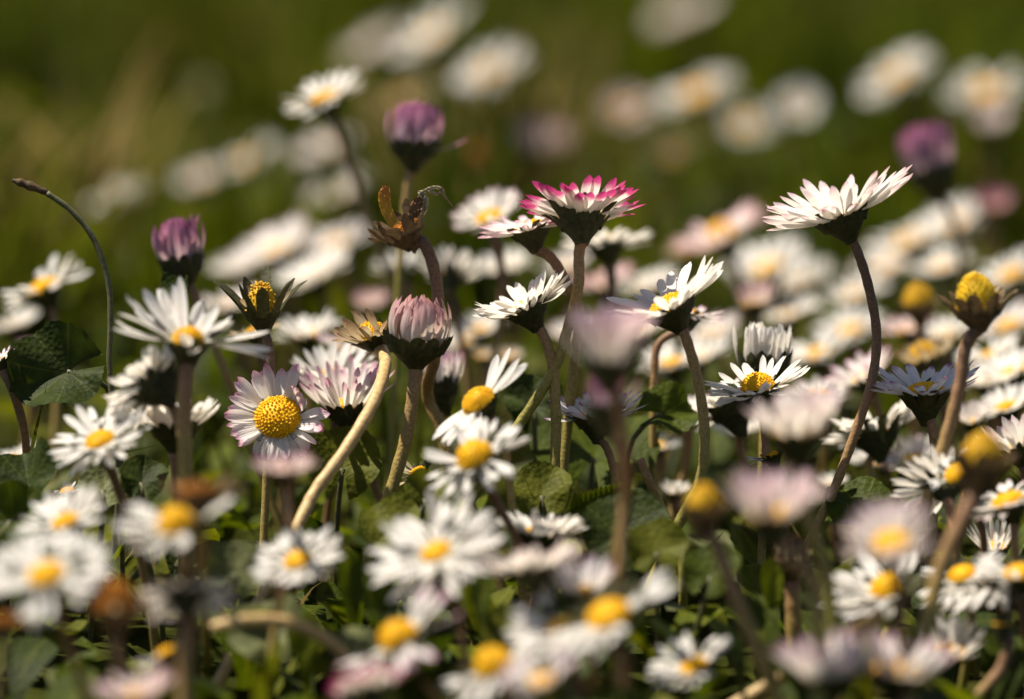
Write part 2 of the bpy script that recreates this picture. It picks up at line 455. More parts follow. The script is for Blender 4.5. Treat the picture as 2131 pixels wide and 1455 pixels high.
# --- the sharp daisies
F(1208, 455, 1.00, 244, 3, -15, 27, 3, "daisy with magenta petal tips seen from below, tallest in the middle of the photo", sep=True, fuzz=True, n=54, curl=2, cd=.38, rd=.35, pw=1.08, bl=.38, cw=1.08, pl=.80, messy=1.0, nb=13,
  stem=[(1205, 530), (1203, 600), (1180, 690), (1150, 775), (1060, 915)], sr=1.15)
F(1104, 478, 1.015, 220, 14, 2, 14, 2, "pink-tipped daisy tucked behind the left side of the magenta-tipped daisy", sep=True, n=44, cd=.36,
  stem=[(1150, 540), (1180, 590), (1205, 650), (1190, 800)], sr=1.1)
F(1097, 642, 1.00, 222, 27, 6, 26, 0, "white daisy tilted left with an upright ragged petal rim, below the magenta-tipped daisy", sep=True, fuzz=True, n=50, cd=.38,
  stem=[(1132, 700), (1150, 760), (1157, 860), (1155, 1000)], sr=1.1)
F(1394, 640, .99, 282, 27, 9, 20, 0, "wide white daisy tilted left over a curved brown stem, right of the pink blurred bud", sep=True, fuzz=True, n=50, cd=.34,
  stem=[(1428, 705), (1452, 790), (1466, 900), (1455, 1000), (1408, 1100)], sr=1.1)
F(1752, 450, 1.00, 312, 20, 1, 20, 1, "tallest daisy at the right, white petals fanned flat on a long S-curved stem", sep=True, fuzz=True, n=62, cd=.31, rd=.29, pl=.82, pw=.78, messy=1.15,
  stem=[(1783, 520), (1806, 590), (1824, 690), (1815, 790), (1780, 900), (1735, 1020), (1690, 1115)], sr=1.0, zones=[(100, 170, 28, 1.0), (330, 395, 16, 1.08)])
F(998, 838, .976, 206, 36, 22, 14, 0, "small white daisy missing half its petals so its yellow disc stands bare", sep=True, n=40, dh=.40, rd=.34, pl=.90, bl=.1, keep=[(-35, 62), (160, 268)], cd=.36,
  pw=1.05, zones=[(-40, 65, 5, 1.08, 4), (155, 270, -3, 1.0, -4)], stem=[(1032, 880), (1052, 930), (1060, 1000)], sr=.85)
F(1578, 812, 1.00, 216, 14, 14, 22, 0, "white daisy with bright yellow disc in front of the upright half-closed white bud", sep=True, fuzz=True, n=40, dh=.5, rd=.33, cd=.36, stem=[(1590, 870), (1595, 960), (1590, 1060)])
F(1925, 818, 1.00, 240, 4, 9, 22, 6, "white daisy with purple petal tips and a dark funnel-shaped calyx, by the tall brown stem", sep=True, fuzz=True, n=40, rd=.32, cd=.46, pw=1.0,
  stem=[(1938, 880), (1947, 930), (1944, 1000)], sr=1.15, zones=[(-25, 60, 26, 1.0)])
F(578, 870, .995, 214, 6, 60, 16, 2, "pink-edged daisy facing the camera with a big round yellow disc", sep=True, n=52, rd=.43, pl=.66, dh=.34, pw=1.1, bl=.05,
  zones=[(-45, 60, 58, .72, 40), (60, 140, 20, 1.1, 6), (225, 315, -16, .8, -18)], stem=[(600, 960, 1.03), (605, 1060, 1.04)])
F(868, 716, .995, 142, -4, 6, 84, 11, "half-closed pinkish white daisy head on a stout brown stem, centre left", name='daisy_bud', cat='daisy bud', group='closed daisy buds', sep=True, fuzz=True, n=84, curl=52, rd=.80, pl=1.55, pw=1.35, cd=.60, bl=.40, nb=13, cw=1.08, inward=.8, messy=1.4, bcup=58, disc=None, drop=.15,
  stem=[(862, 800), (848, 900), (815, 1020), (775, 1145)], sr=1.35)
F(1590, 760, 1.02, 126, -3, 4, 84, 0, "half-closed white daisy bud standing upright, petals drawn together like a brush", name='daisy_bud', cat='daisy bud', group='closed daisy buds', sep=True, fuzz=True, n=56, curl=10, rd=.80, pl=1.62, pw=1.5, cd=.7, bl=.55, bcup=76, cw=1.05, disc=None, inward=.6, drop=.3, stem=[(1590, 860), (1585, 1000)])
F(775, 700, 1.01, 150, 30, 16, 48, 5, "withered daisy with tan petals and yellow disc behind the half-closed head", name='withered_daisy', cat='dead flower', group='withered daisies', sep=True, n=26, messy=2.2, rd=.40, pl=.85, dh=.5, pw=1.5,
  stem=[(802, 758, 1.0), (778, 836, .988), (720, 935, .98), (655, 1025, .975), (612, 1110, .97)], sr=1.28, stem_mat=M_STEM_PALE, keep=[(100, 330)])
# --- a little behind the sharp plane
WH_ = F(838, 478, 1.012, 150, 30, 10, 30, 8, "withered brown daisy head with one upright orange scrap, stem bent over to the right", name='withered_daisy', cat='dead flower', group='withered daisies', sep=True, n=9, messy=3.2, curl=70, rd=.44, pl=.70, pw=1.8, dh=.2, cd=.5, bl=.62, bcup=58, nb=11, cw=1.35, calyx='d', disc='b', keep=[(-40, 60), (120, 200)],
  stem=[(880, 505), (903, 560), (912, 640), (905, 740, 1.01), (890, 820, 1.02), (930, 925, 1.02)], sr=1.3)
def scrap(root, pts, w0, w1, mat, seed, ruff=.0003):
    rng = random.Random(seed); ps = catmull([P(p[0], p[1], 1.0) for p in pts], 6); mb = MB(); rows = []
    for i, p in enumerate(ps):
        t = i / (len(ps) - 1); tg = (ps[min(i + 1, len(ps) - 1)] - ps[max(i - 1, 0)]).normalized()
        sd = tg.cross(AF).normalized(); w = (w0 + (w1 - w0) * t) * (1 - .55 * max(0, t - .75) / .25)
        rows.append([p + sd * (w * (j / 4 - .5)) - AF * (ruff * math.sin(j * 2.1 + i * 1.3)) + tg * rng.uniform(-ruff, ruff) for j in range(5)])
    mb.grid(rows); return mb.build('petal', mat, root, root.location)
scrap(WH_, [(822, 470), (806, 440), (800, 412), (803, 388)], .0022, .0028, PET[9], 1)
scrap(WH_, [(858, 455), (866, 430), (878, 412)], .0022, .0028, PET[8], 2)
scrap(WH_, [(884, 440), (880, 408), (895, 392), (918, 392), (925, 408), (946, 434)], .0010, .0005, PET[5], 3)
scrap(WH_, [(880, 445), (888, 415), (872, 402), (892, 398), (912, 404), (920, 390)], .0009, .0006, PET[5], 4)
F(546, 645, 1.0, 186, 4, 12, 40, 5, "dead daisy head with dark spread bracts and a crumbly yellow centre", name='withered_daisy', cat='dead flower', group='withered daisies', sep=True, n=3, messy=2.5, rd=.34, pl=.6, pw=.8, dh=.85, cd=.48, bl=.95, bcup=40, nb=9, disc='o', florets=120,
  stem=[(560, 720), (565, 800), (560, 900)])
F(378, 545, 1.04, 112, 8, 3, 86, 4, "purple closed daisy bud standing alone at the left, one petal sticking up", name='daisy_bud', cat='daisy bud', group='closed daisy buds', n=76, rd=.74, pl=1.75, cd=.9, bl=.3, bcup=74, cw=1.08, pw=1.3, curl=40, messy=1.2, disc=None, inward=.8, drop=.1, zones=[(-9, 9, 76, 1.1, 4)], stem=[(392, 590), (420, 645), (440, 700)])
F(862, 304, 1.07, 122, -4, 3, 84, 4, "pink and white closed bud, tallest flower left of centre, ragged petal at its right", name='daisy_bud', cat='daisy bud', group='closed daisy buds', n=84, curl=46, rd=.76, pl=1.75, cd=.75, bl=.3, bcup=68, cw=1.05, pw=1.3, inward=.8, disc=None, drop=.15, zones=[(-6, 6, 20, .8, 10)], stem=[(850, 380), (842, 450), (832, 560), (828, 650)])
F(678, 207, 1.13, 190, 20, 14, 16, 0, "white daisy high in the upper left third, on a thin slanting stem", n=40, stem=[(700, 260), (725, 330), (752, 410), (775, 480)], sr=.85)
F(1020, 455, 1.085, 170, 16, 22, 24, 1, "softly blurred white daisy with yellow disc left of the magenta-tipped daisy", n=40, rd=.33)
F(1262, 510, 1.085, 200, 10, -4, 14, 0, "white daisy half hidden behind the magenta-tipped daisy at its lower right", n=40)
F(935, 580, 1.09, 150, -6, -28, 40, 0, "white daisy seen from behind with petals raised, behind the withered brown head", n=38, pl=.85, stem=[(945, 640), (965, 740), (975, 820)])
F(92, 600, 1.09, 200, 24, 14, 14, 0, "ragged white daisy at the far left below the bare curved stalk", n=28, messy=2.4, stem=[(110, 660), (125, 740), (118, 860)])
F(2034, 640, .97, 150, 6, 4, 30, 5, "tall yellow cone-shaped seed head with spread bracts near the right edge", name='daisy_seed_head', cat='seed head', group='daisy seed heads', sep=True, n=6, rd=.58, dh=.78, pl=.8, pw=1.0, cd=.55, bl=.62, bcup=34, nb=11, calyx='d', disc='c', florets=170, fuzz=True, keep=[(300, 420)],
  stem=[(2010, 720), (1998, 800), (1975, 890), (1945, 990), (1914, 1095)], sr=1.3)
F(1440, 655, 1.03, 130, -12, 0, 10, 2, "small pink-tipped daisy peeping out under the wide white daisy", n=34, stem=[(1372, 715), (1362, 790), (1360, 870)])
F(720, 850, 1.018, 196, 6, 6, 52, 2, "pink-flushed daisy with steeply raised petals, left of the cream slanting stem", sep=True, n=44, rd=.36, pl=1.05, cd=.42, bl=.25, stem=[(755, 930), (775, 1000), (800, 1060)])
F(690, 790, 1.035, 200, 4, 20, 36, 0, "greyish white daisy with raised petals behind the pink-flushed one", n=44, pl=.75)
F(922, 800, 1.035, 90, 6, 3, 80, 2, "slim pink-tipped bud with a dark calyx, just right of the half-closed head", name='daisy_bud', cat='daisy bud', group='closed daisy buds', n=32, rd=.66, pl=1.7, cd=1.2, bl=.5, bcup=82, pw=1.3, cw=1.05, disc=None, drop=.2, stem=[(920, 880), (925, 960)])
F(1238, 868, 1.01, 215, 6, 6, 26, 6, "purple-tipped white daisy behind the dark blurred bud, low petals stretched left", sep=True, n=30, cd=.42, stem=[(1262, 930), (1278, 980), (1285, 1040)])
F(1520, 845, 1.03, 220, 22, -12, 14, 0, "daisy seen from its dark underside below the white daisy with bright disc", n=40, cd=.5, cw=1.3, stem=[(1540, 930), (1558, 1000), (1580, 1080)])
F(1605, 950, 1.0, 110, 20, 4, 12, 6, "narrow-petalled daisy almost hidden by the blurred foreground head, three petals poking out left", n=14, sep=True, keep=[(130, 240)], pl=.8)
F(1820, 905, 1.04, 240, 14, -10, 18, 0, "white daisy with dark spread calyx seen from below between the two tall stems", n=42, cw=1.25, bl=.5, stem=[(1808, 960), (1825, 1020), (1860, 1090)])
F(1850, 962, 1.08, 190, 8, 12, 20, 0, "soft white daisy low between the tall stems, under the dark spread calyx", n=40)
F(2022, 880, 1.05, 110, 4, 16, 58, 1, "small cup-shaped daisy showing two yellow gaps between raised petals, right side", n=30, pl=.8)
F(2115, 935, .985, 180, 28, 4, 52, 1, "daisy with steep creased petals at the right edge beside the brown cone", sep=True, n=36, pl=.85)
F(1965, 1010, .97, 190, 10, -38, 4, 0, "white daisy with its petals swept left behind the thin brown stem, seen from below", n=44, keep=[(95, 300)], pl=.85)
F(2098, 1045, .955, 210, 20, 12, 8, 1, "white daisy at the right edge with a broad dark underside", n=44, cw=1.2, stem=[(2110, 1110), (2118, 1190)])
# --- left cluster
F(392, 712, .955, 310, -4, 18, 14, 0, "large white daisy with wind-swept petals spread wide, left cluster", n=44, rd=.20, pl=.84, pw=.75, messy=1.7, cw=1.25, cd=.28, dh=.5, keep=[(-50, 205), (262, 284)], zones=[(100, 205, 26, 1.08), (-50, 25, -8, 1.22), (25, 80, 30, .7)], stem=[(388, 780), (384, 880), (386, 980)], sr=1.5, sep=True)
F(328, 800, .962, 240, 36, -28, 4, 0, "white daisy turned away, dark calyx showing, just under the wind-swept daisy", n=40, pl=.75, cw=1.3, sep=True, keep=[(70, 300)], stem=[(360, 850), (380, 920), (385, 1000)])
F(362, 890, .975, 210, 2, 4, 38, 0, "white daisy with raised grey petals beside the dark upright stem, left cluster", n=44, rd=.38, cd=.45, sep=True)
F(208, 918, .955, 220, 18, 30, 8, 0, "white daisy with yellow disc low at the left, under the turned-away daisy", n=40, rd=.27, sep=True)
F(0, 752, 1.0, 90, 25, 4, 24, 6, "sliver of a white daisy cut off by the left edge", n=26, sep=True, pl=.85)
F(70, 745, 1.10, 110, 0, 6, 60, 7, "pinkish blurred daisy behind the folded leaf at the left", n=32)
F(140, 1022, .985, 60, 10, 20, 10, 0, "tiny yellow-centred daisy half under the round leaves at the lower left", n=24, rd=.45)
F(530, 690, 1.03, 120, 16, 14, 12, 5, "crumpled daisy behind the dead head with dark bracts", name='withered_daisy', cat='dead flower', group='withered daisies', n=24, messy=1.8, disc='o')
# --- foreground, in front of the sharp plane
F(990, 955, .945, 250, 25, 26, 6, 0, "white daisy with long petals reaching right, below the half-bare daisy", n=36, rd=.30, dh=.5, messy=1.3, keep=[(-60, 45), (60, 110), (150, 325)])
F(1268, 762, .88, 156, 0, 6, 66, 10, "large blurred pink and white flower head in the middle foreground", n=54, rd=.6, pl=1.55, pw=1.4, disc=None, inward=.6, cd=.55, bl=.4, stem=[(1285, 830, .886), (1300, 950, .895), (1298, 1080, .91), (1275, 1190, .92)], sr=1.15)
F(1262, 850, .905, 104, 0, 4, 78, 4, "blurred magenta bud with a dark calyx below the large pink head", name='daisy_bud', cat='daisy bud', group='closed daisy buds', n=40, rd=.7, pl=1.5, cd=1.0, bcup=78, pw=1.4, disc=None, inward=.5, stem=[(1285, 930), (1300, 1000), (1296, 1090)])
F(1662, 905, .905, 190, 4, 10, 54, 1, "blurred white daisy in front of the bright-disc daisy, dark calyx beneath", n=50, rd=.5, pl=1.0, cd=.6, pw=1.2, stem=[(1650, 985), (1675, 1060), (1718, 1180), (1735, 1300)], sr=1.15)
F(1604, 1078, .865, 170, 4, 10, 56, 10, "blurred pink-white head low in the right foreground on a thick straight stem", n=44, rd=.5, pl=1.25, cd=.62, pw=1.2, messy=1.4, stem=[(1640, 1140), (1690, 1210), (1702, 1300), (1705, 1400)], sr=1.35)
F(1465, 1062, .895, 90, 0, 6, 30, 5, "blurred bright yellow cone in the foreground left of the pink-white head", name='daisy_seed_head', cat='seed head', group='daisy seed heads', n=0, rd=.78, dh=.72, cd=1.0, bl=.6, bcup=45, disc='o', calyx='d', stem=[(1490, 1130), (1530, 1240), (1590, 1390)], sr=1.3)
F(2044, 960, .905, 116, -4, 6, 35, 5, "blurred amber cone with a large dark calyx by the right edge", name='daisy_seed_head', cat='seed head', group='daisy seed heads', n=0, rd=.72, dh=.68, cd=1.0, bl=.6, bcup=50, disc='o', calyx='d', cw=1.2, stem=[(2010, 1070), (1960, 1180), (1930, 1300)], sr=1.6)
F(1990, 985, .955, 120, 40, 30, 10, 0, "small daisy with an orange-yellow disc touching the amber cone", n=24, keep=[(60, 200)], rd=.4)
F(1855, 1132, .865, 240, 14, 30, 30, 10, "blurred blush daisy with open yellow centre, right foreground", n=40, rd=.30, pl=.75)
F(1848, 1232, .932, 290, 8, 22, 12, 0, "white daisy with thick yellow disc and long petals fanned left", n=40, rd=.24, pl=.80, dh=.55, keep=[(95, 275), (45, 80)], sep=True, stem=[(1815, 1290), (1760, 1325), (1685, 1372)], sr=1.4, stem_mat=M_STEM_PALE)
F(2003, 1197, .945, 190, 20, 24, 10, 0, "white daisy with drooping left petals in the crowded right corner", n=34, rd=.30, zones=[(160, 270, -14, 1.15)], keep=[(140, 380)])
F(2068, 1142, .985, 120, 6, 14, 56, 0, "small upright daisy with a bright yellow disc behind the crowded right corner", n=26, rd=.42, pl=.95, sep=True)
F(2085, 1215, .94, 240, 10, -10, 2, 0, "white daisy with long petals hanging down over dark shade at the right", n=36, keep=[(180, 275), (150, 182)], pl=.8, zones=[(200, 275, -30, 1.1)], sep=True)
F(2122, 1195, .93, 200, 4, 20, 14, 0, "white daisy cut by the right edge above the hanging petals", n=34, keep=[(120, 260)])
F(1975, 1362, .94, 160, 10, 26, 46, 0, "cup-shaped white daisy with yellow showing through, lower right corner", n=38, pl=.88, rd=.4, cd=.42, sep=True)
F(1445, 1388, .91, 210, 20, 26, 14, 0, "white daisy at the bottom edge, right of the pair of yellow-centred daisies", n=38, rd=.26, keep=[(-80, 60), (90, 300)])
F(1268, 1285, .88, 320, 24, 28, 10, 0, "big white daisy with a wide yellow disc, near bottom centre", n=44, rd=.27, dh=.35, keep=[(-75, 45), (190, 290)])
F(1170, 1312, .895, 250, 14, 36, 10, 0, "white daisy overlapped by the big bottom-centre daisy, petals spread left and down", n=42, rd=.27, keep=[(100, 330)])
F(1215, 1235, .905, 170, 4, 12, 52, 6, "shaded bluish daisy with raised petals behind the big bottom-centre daisy", n=34, pl=.85)
F(1128, 1418, .86, 190, 10, 26, 30, 10, "blurred daisy with an amber centre at the bottom edge", n=38, rd=.25)
F(1030, 1392, .885, 230, 20, 22, 4, 0, "blurred daisy with a bright yellow dome at the bottom edge, left of the amber-centred one", n=36, rd=.33, dh=.6, keep=[(170, 390)])
F(832, 1332, .89, 290, 30, 20, 8, 2, "blurred pink-backed daisy with its disc tipped left, bottom left of centre", n=40, rd=.27, dh=.5, keep=[(-50, 60), (170, 310)])
F(908, 1152, .908, 295, 24, 32, 8, 0, "big white daisy with a small yellow disc and ragged petals, lower centre", n=38, rd=.21, pl=.82, messy=1.4, sep=True)
F(1108, 1185, .90, 210, 6, 2, 20, 1, "blurred white daisy seen edge-on in the lower centre on a dark stem", n=44, rd=.36, stem=[(1105, 1240), (1112, 1330), (1140, 1420)])
F(1122, 1118, .955, 190, -2, 2, 34, 0, "small white daisy edge-on with a green underside, above the blurred edge-on daisy", n=40, rd=.4, sep=True)
F(620, 1168, .918, 196, 16, 34, 8, 0, "neat round white daisy beside the foot of the cream stem", n=40, rd=.29, stem=[(585, 1230), (576, 1290)], sep=True)
F(368, 1098, .88, 262, 12, 26, 14, 0, "blurred white daisy with a tall yellow disc, under the brown withered head", n=34, rd=.28, dh=.6, keep=[(-90, 60), (130, 290)])
F(415, 1030, .87, 170, 0, 4, 30, 8, "blurred dark brown withered head above the tall-disc daisy at the left", name='withered_daisy', cat='dead flower', group='withered daisies', n=24, rd=.5, calyx='d', disc='b', messy=1.5, stem=[(418, 1090, .885), (420, 1150, .912), (425, 1250, .93)])
F(98, 1198, .872, 290, 12, 34, 8, 0, "large blurred white daisy with an amber disc in the lower left corner", n=40, rd=.25, zones=[(225, 315, -20, .9)])
F(136, 1088, .92, 210, 22, 22, 14, 0, "white daisy just above the large amber-disc daisy at the left", n=38, rd=.26)
F(592, 985, .895, 120, 0, 4, 44, 7, "faded pinkish brown head blurred below the daisy that faces the camera", name='withered_daisy', cat='dead flower', group='withered daisies', n=28, rd=.55, disc='b', calyx='d', messy=1.4, stem=[(598, 1060, .912), (604, 1120, .94), (606, 1190, .955)])
F(238, 1268, .87, 120, 0, 8, 30, 5, "blurred rusty-orange dead head at the lower left", name='daisy_seed_head', cat='seed head', group='daisy seed heads', n=4, rd=.75, dh=.62, disc='b', calyx='d', cd=.9, bl=.5)
F(385, 1230, .88, 220, 4, -22, -18, 1, "blurred greyish daisy with drooping petals seen from behind, lower left", n=34, cw=1.2, stem=[(388, 1300), (385, 1400)], sr=1.35)
F(8, 1300, .86, 120, 0, 4, 30, 8, "dark reddish dead head blurred at the left edge", name='withered_daisy', cat='dead flower', group='withered daisies', n=20, rd=.6, disc='b', calyx='d')
F(285, 1450, .86, 180, 0, 12, 30, 7, "pink blurred daisy cut off by the bottom edge at the left", n=36)
F(345, 1360, .90, 130, 30, 6, 10, 1, "fallen-looking small daisy with few pale petals at the lower left", n=16, keep=[(150, 260)], pl=.85)
F(1728, 1412, .868, 230, 6, 10, 50, 2, "blurred pink-tipped cup at the bottom edge, left one of the two side by side", n=38, pl=.85, rd=.45)
F(1865, 1410, .875, 230, -4, 10, 50, 2, "blurred pink-tipped cup at the bottom edge, right one of the two side by side", n=38, pl=.85, rd=.45)
F(1000, 1440, .90, 170, 10, 10, 30, 2, "pale daisy cut by the bottom edge below the bright yellow dome", n=32)
F(770, 1435, .875, 170, 10, -8, 26, 3, "magenta-backed daisy cut by the bottom edge under the pink-backed one", n=34)
F(1648, 1160, .96, 88, -3, 16, 76, 5, "closed hairy green-brown bud in the shade between the thick stems", name='daisy_bud', cat='daisy bud', group='closed daisy buds', n=12, sep=True, fuzz=True, rd=.8, pl=.6, cd=1.0, bl=1.0, bcup=100, nb=13, cw=1.15, disc=None, calyx='d', stem=[(1650, 1240), (1652, 1330)], sr=1.6, curl=40)
F(2085, 1300, .93, 50, 0, 3, 80, 5, "little closed green bud on the bent stalk at the lower right corner", name='daisy_bud', cat='daisy bud', group='closed daisy buds', n=10, rd=.7, pl=.7, cd=1.0, bl=.9, bcup=92, stem=[(2100, 1330), (2085, 1390), (2045, 1440)], sr=1.2)
F(1405, 1030, 1.05, 80, 6, 4, 48, 0, "small white daisy low between the thin stems, left of the yellow cone", n=28, pl=.85)
F(870, 985, 1.0, 110, 30, 30, 20, 5, "tattered tan petals of a dying daisy left of the long-petalled daisy", name='withered_daisy', cat='dead flower', group='withered daisies', n=20, keep=[(120, 300)], messy=1.6)
# --- mid and far background
F(1938, 358, 1.16, 112, 14, 3, 86, 4, "dark pink blurred bud behind the tallest right daisy, on a curved stem", name='daisy_bud', cat='daisy bud', group='closed daisy buds', n=76, rd=.76, pl=1.9, cd=1.0, bl=.3, bcup=74, pw=1.3, curl=40, messy=1.1, disc=None, inward=.6, drop=.1, stem=[(1965, 420), (1995, 500), (2005, 600)])
F(2062, 270, 1.35, 120, 4, 4, 60, 2, "blurred pink-bottomed white flower in the upper right corner", n=36, cd=.7)
F(2055, 195, 1.42, 190, 12, 25, 17, 0, "broad blurred white daisy near the top right edge", n=40)
F(1868, 162, 1.42, 168, 34, 14, 12, 0, "blurred white daisy tilted up to the right, top right", n=40)
F(1662, 222, 1.42, 120, 4, 62, 16, 0, "bright round white blur of a daisy at the upper right", n=40, rd=.2)
F(1552, 262, 1.48, 120, 0, 45, 20, 1, "paler daisy blur just left below the bright round one", n=36)
F(1455, 198, 1.42, 168, 20, 21, 17, 0, "blurred daisy with a golden centre, upper right of centre", n=36, rd=.38)
F(1302, 232, 1.45, 110, 0, 45, 20, 7, "dull pinkish blurred daisy, upper centre right", n=36)
F(1400, 322, 1.42, 90, 0, 40, 30, 5, "dim cream round blur below the golden-centred daisy", n=34)
F(1130, 318, 1.42, 120, 0, 6, 66, 7, "dark rose blurred bud in the background above the magenta-tipped daisy", name='daisy_bud', cat='daisy bud', group='closed daisy buds', n=36, rd=.6, pl=1.1)
F(985, 335, 1.36, 62, 0, 10, 30, 5, "ochre blurred seed head in the background, right of the tall pink bud", name='daisy_seed_head', cat='seed head', group='daisy seed heads', n=0, rd=.85, dh=.6, disc='b')
F(1022, 152, 1.42, 168, 28, 21, 14, 0, "blurred white daisy at the top, right of the brightest one", n=40)
F(905, 78, 1.46, 212, 37, 13, 16, 0, "brightest blurred daisy at the top centre with a faint golden middle", n=42, rd=.3)
F(785, 100, 1.6, 168, 28, 10, 21, 1, "faint greyish daisy blur left of the brightest top daisy", n=38)
F(840, 215, 1.5, 179, 16, 11, 14, 5, "pale grey-tan daisy blur behind the tall pink bud", n=40)
F(1425, 35, 1.65, 168, 23, 14, 19, 1, "pinkish white blurred daisy cut near the top edge", n=40)
F(680, 318, 1.42, 156, 23, 11, 22, 1, "pale blurred daisy behind the thin slanting stem", n=38)
F(520, 335, 1.42, 145, 30, 17, 14, 0, "white blurred daisy of the pair at the upper left", n=38)
F(425, 375, 1.45, 123, 15, 12, 20, 1, "dimmer pink-grey blurred daisy of the pair at the upper left", n=36)
F(245, 418, 1.36, 134, 26, 17, 16, 0, "whitish blurred daisy at the left right of the curved stalk tip", n=38)
F(165, 440, 1.4, 123, 18, 17, 22, 5, "pale tan daisy blur by the bare curved stalk", n=36)
F(32, 158, 1.95, 100, 5, 10, 20, 5, "very faint daisy blur at the upper left edge", n=36)
F(712, 408, 1.32, 156, 17, 15, 24, 1, "blurred daisy under the thin slanting stem, left of the withered head", n=38)
F(575, 525, 1.2, 212, 22, 16, 19, 1, "blurred daisy on the left of the pale clump above the dead head", n=42, rd=.25)
F(655, 580, 1.17, 190, 24, 14, 25, 0, "bright white blurred daisy on the right of the pale clump", n=42, rd=.3)
F(700, 512, 1.24, 168, 20, 13, 22, 1, "lavender-white blurred daisy at the back of the pale clump", n=40)
F(505, 560, 1.22, 145, 19, 9, 24, 0, "smaller blurred daisy at the left end of the pale clump", n=38)
F(772, 640, 1.16, 100, 7, 12, 54, 7, "pinkish blurred daisy left of the half-closed head", n=34)
F(830, 560, 1.14, 123, 18, 9, 28, 0, "white blurred daisy behind the pink bud's long stem", n=36)
F(1255, 600, 1.16, 168, 15, 9, 31, 7, "rosy blurred daisy between the two tilted white daisies", n=40)
F(1345, 600, 1.18, 145, 12, 12, 24, 0, "bluish white blurred daisy next to the rosy one", n=38)
F(1505, 500, 1.18, 201, 25, 9, 23, 7, "blurred pink daisy with a bright yellow dome, right of centre", n=40, rd=.32, dh=.6)
F(1432, 525, 1.24, 123, 20, 9, 26, 5, "orange-tan blurred daisy left of the pink yellow-domed one", n=34, disc='o')
F(1600, 560, 1.22, 190, 22, 21, 21, 0, "white blurred daisy between the wide daisy and the tall S-stemmed one", n=40)
F(1572, 640, 1.12, 90, 6, 4, 70, 7, "pink blurred bud above the upright half-closed white bud", name='daisy_bud', cat='daisy bud', group='closed daisy buds', n=34, rd=.6, pl=1.15)
F(1668, 590, 1.25, 156, 16, 15, 24, 0, "dim white daisy blur left of the long S-curved stem", n=38)
F(1895, 505, 1.24, 190, 22, 15, 17, 0, "cream blurred daisy right of the long S-curved stem", n=40, rd=.35)
F(1850, 560, 1.26, 168, 18, 12, 21, 1, "pale blurred daisy touching the long S-curved stem", n=38)
F(1985, 470, 1.28, 168, 24, 20, 19, 0, "creamy blurred daisy behind the dark pink bud's stem", n=38)
F(2065, 440, 1.27, 90, 4, 4, 70, 4, "rose blurred bud at the right edge above the yellow cone", name='daisy_bud', cat='daisy bud', group='closed daisy buds', n=34, rd=.6, pl=1.1)
F(2105, 575, 1.18, 168, 24, 17, 19, 0, "white blurred daisy at the right edge beside the yellow cone", n=38)
F(2100, 680, 1.15, 168, 18, 16, 16, 1, "pale blurred daisy at the right edge below the yellow cone", n=38)
F(2110, 780, 1.08, 190, 28, 9, 23, 0, "white daisy cut by the right edge, above the creased-petal daisy", n=40)
F(1912, 635, 1.11, 76, 6, 4, 30, 5, "blurred yellow cone left of the tall cone, behind it", name='daisy_seed_head', cat='seed head', group='daisy seed heads', n=3, rd=.8, dh=.7, cd=1.0, bl=.5, disc='o', calyx='d')
F(1928, 752, 1.07, 134, 20, 9, 48, 5, "blurred fading daisy with a yellow dome above the purple-tipped daisy", name='withered_daisy', cat='dead flower', group='withered daisies', n=20, rd=.5, dh=.6, disc='o', messy=1.6)
F(1800, 790, 1.07, 179, 24, 9, 34, 2, "soft pink daisy with a touch of yellow, just left of the S-curved stem", n=36, rd=.3)
F(1700, 740, 1.14, 168, 20, 16, 19, 0, "white blurred daisy right of the upright half-closed bud", n=38)
F(1770, 690, 1.18, 156, 17, 19, 16, 0, "blurred white daisy crossed by the S-curved stem", n=38)
F(1400, 760, 1.1, 168, 16, 15, 27, 0, "blurred white daisy behind the curved stem of the wide daisy", n=38)
F(1455, 745, 1.13, 145, 15, 13, 18, 0, "blurred white daisy right of the curved stem of the wide daisy", n=38)
F(1425, 860, 1.06, 150, 10, 12, 24, 1, "soft white daisy between the lobed dark leaf and the curved stem", n=38)
F(1006, 745, 1.12, 46, 0, 8, 74, 0, "tiny white round bud in the background right of the slim bud", name='daisy_bud', cat='daisy bud', group='closed daisy buds', n=24, rd=.7, pl=.9)
F(1062, 748, 1.12, 56, 0, 8, 74, 0, "tiny blurred white bud nearest the yellow-green slanting stem", name='daisy_bud', cat='daisy bud', group='closed daisy buds', n=24, rd=.7, pl=.9)
F(965, 715, 1.15, 123, 14, 14, 21, 1, "lavender-grey blurred daisy behind the half-closed head", n=36)
F(1370, 930, 1.08, 100, 4, 15, 20, 0, "white daisy glimpsed under the lobed dark leaf", n=30)
F(30, 960, 1.06, 123, 16, 10, 18, 0, "greyish daisy in the shade at the left edge", n=34)
F(2095, 850, 1.06, 156, 19, 13, 26, 0, "white daisy at the right edge above the amber cone", n=38)
F(1730, 1010, 1.06, 80, 4, 10, 40, 0, "small shaded daisy beside the foot of the S-curved stem", n=30)

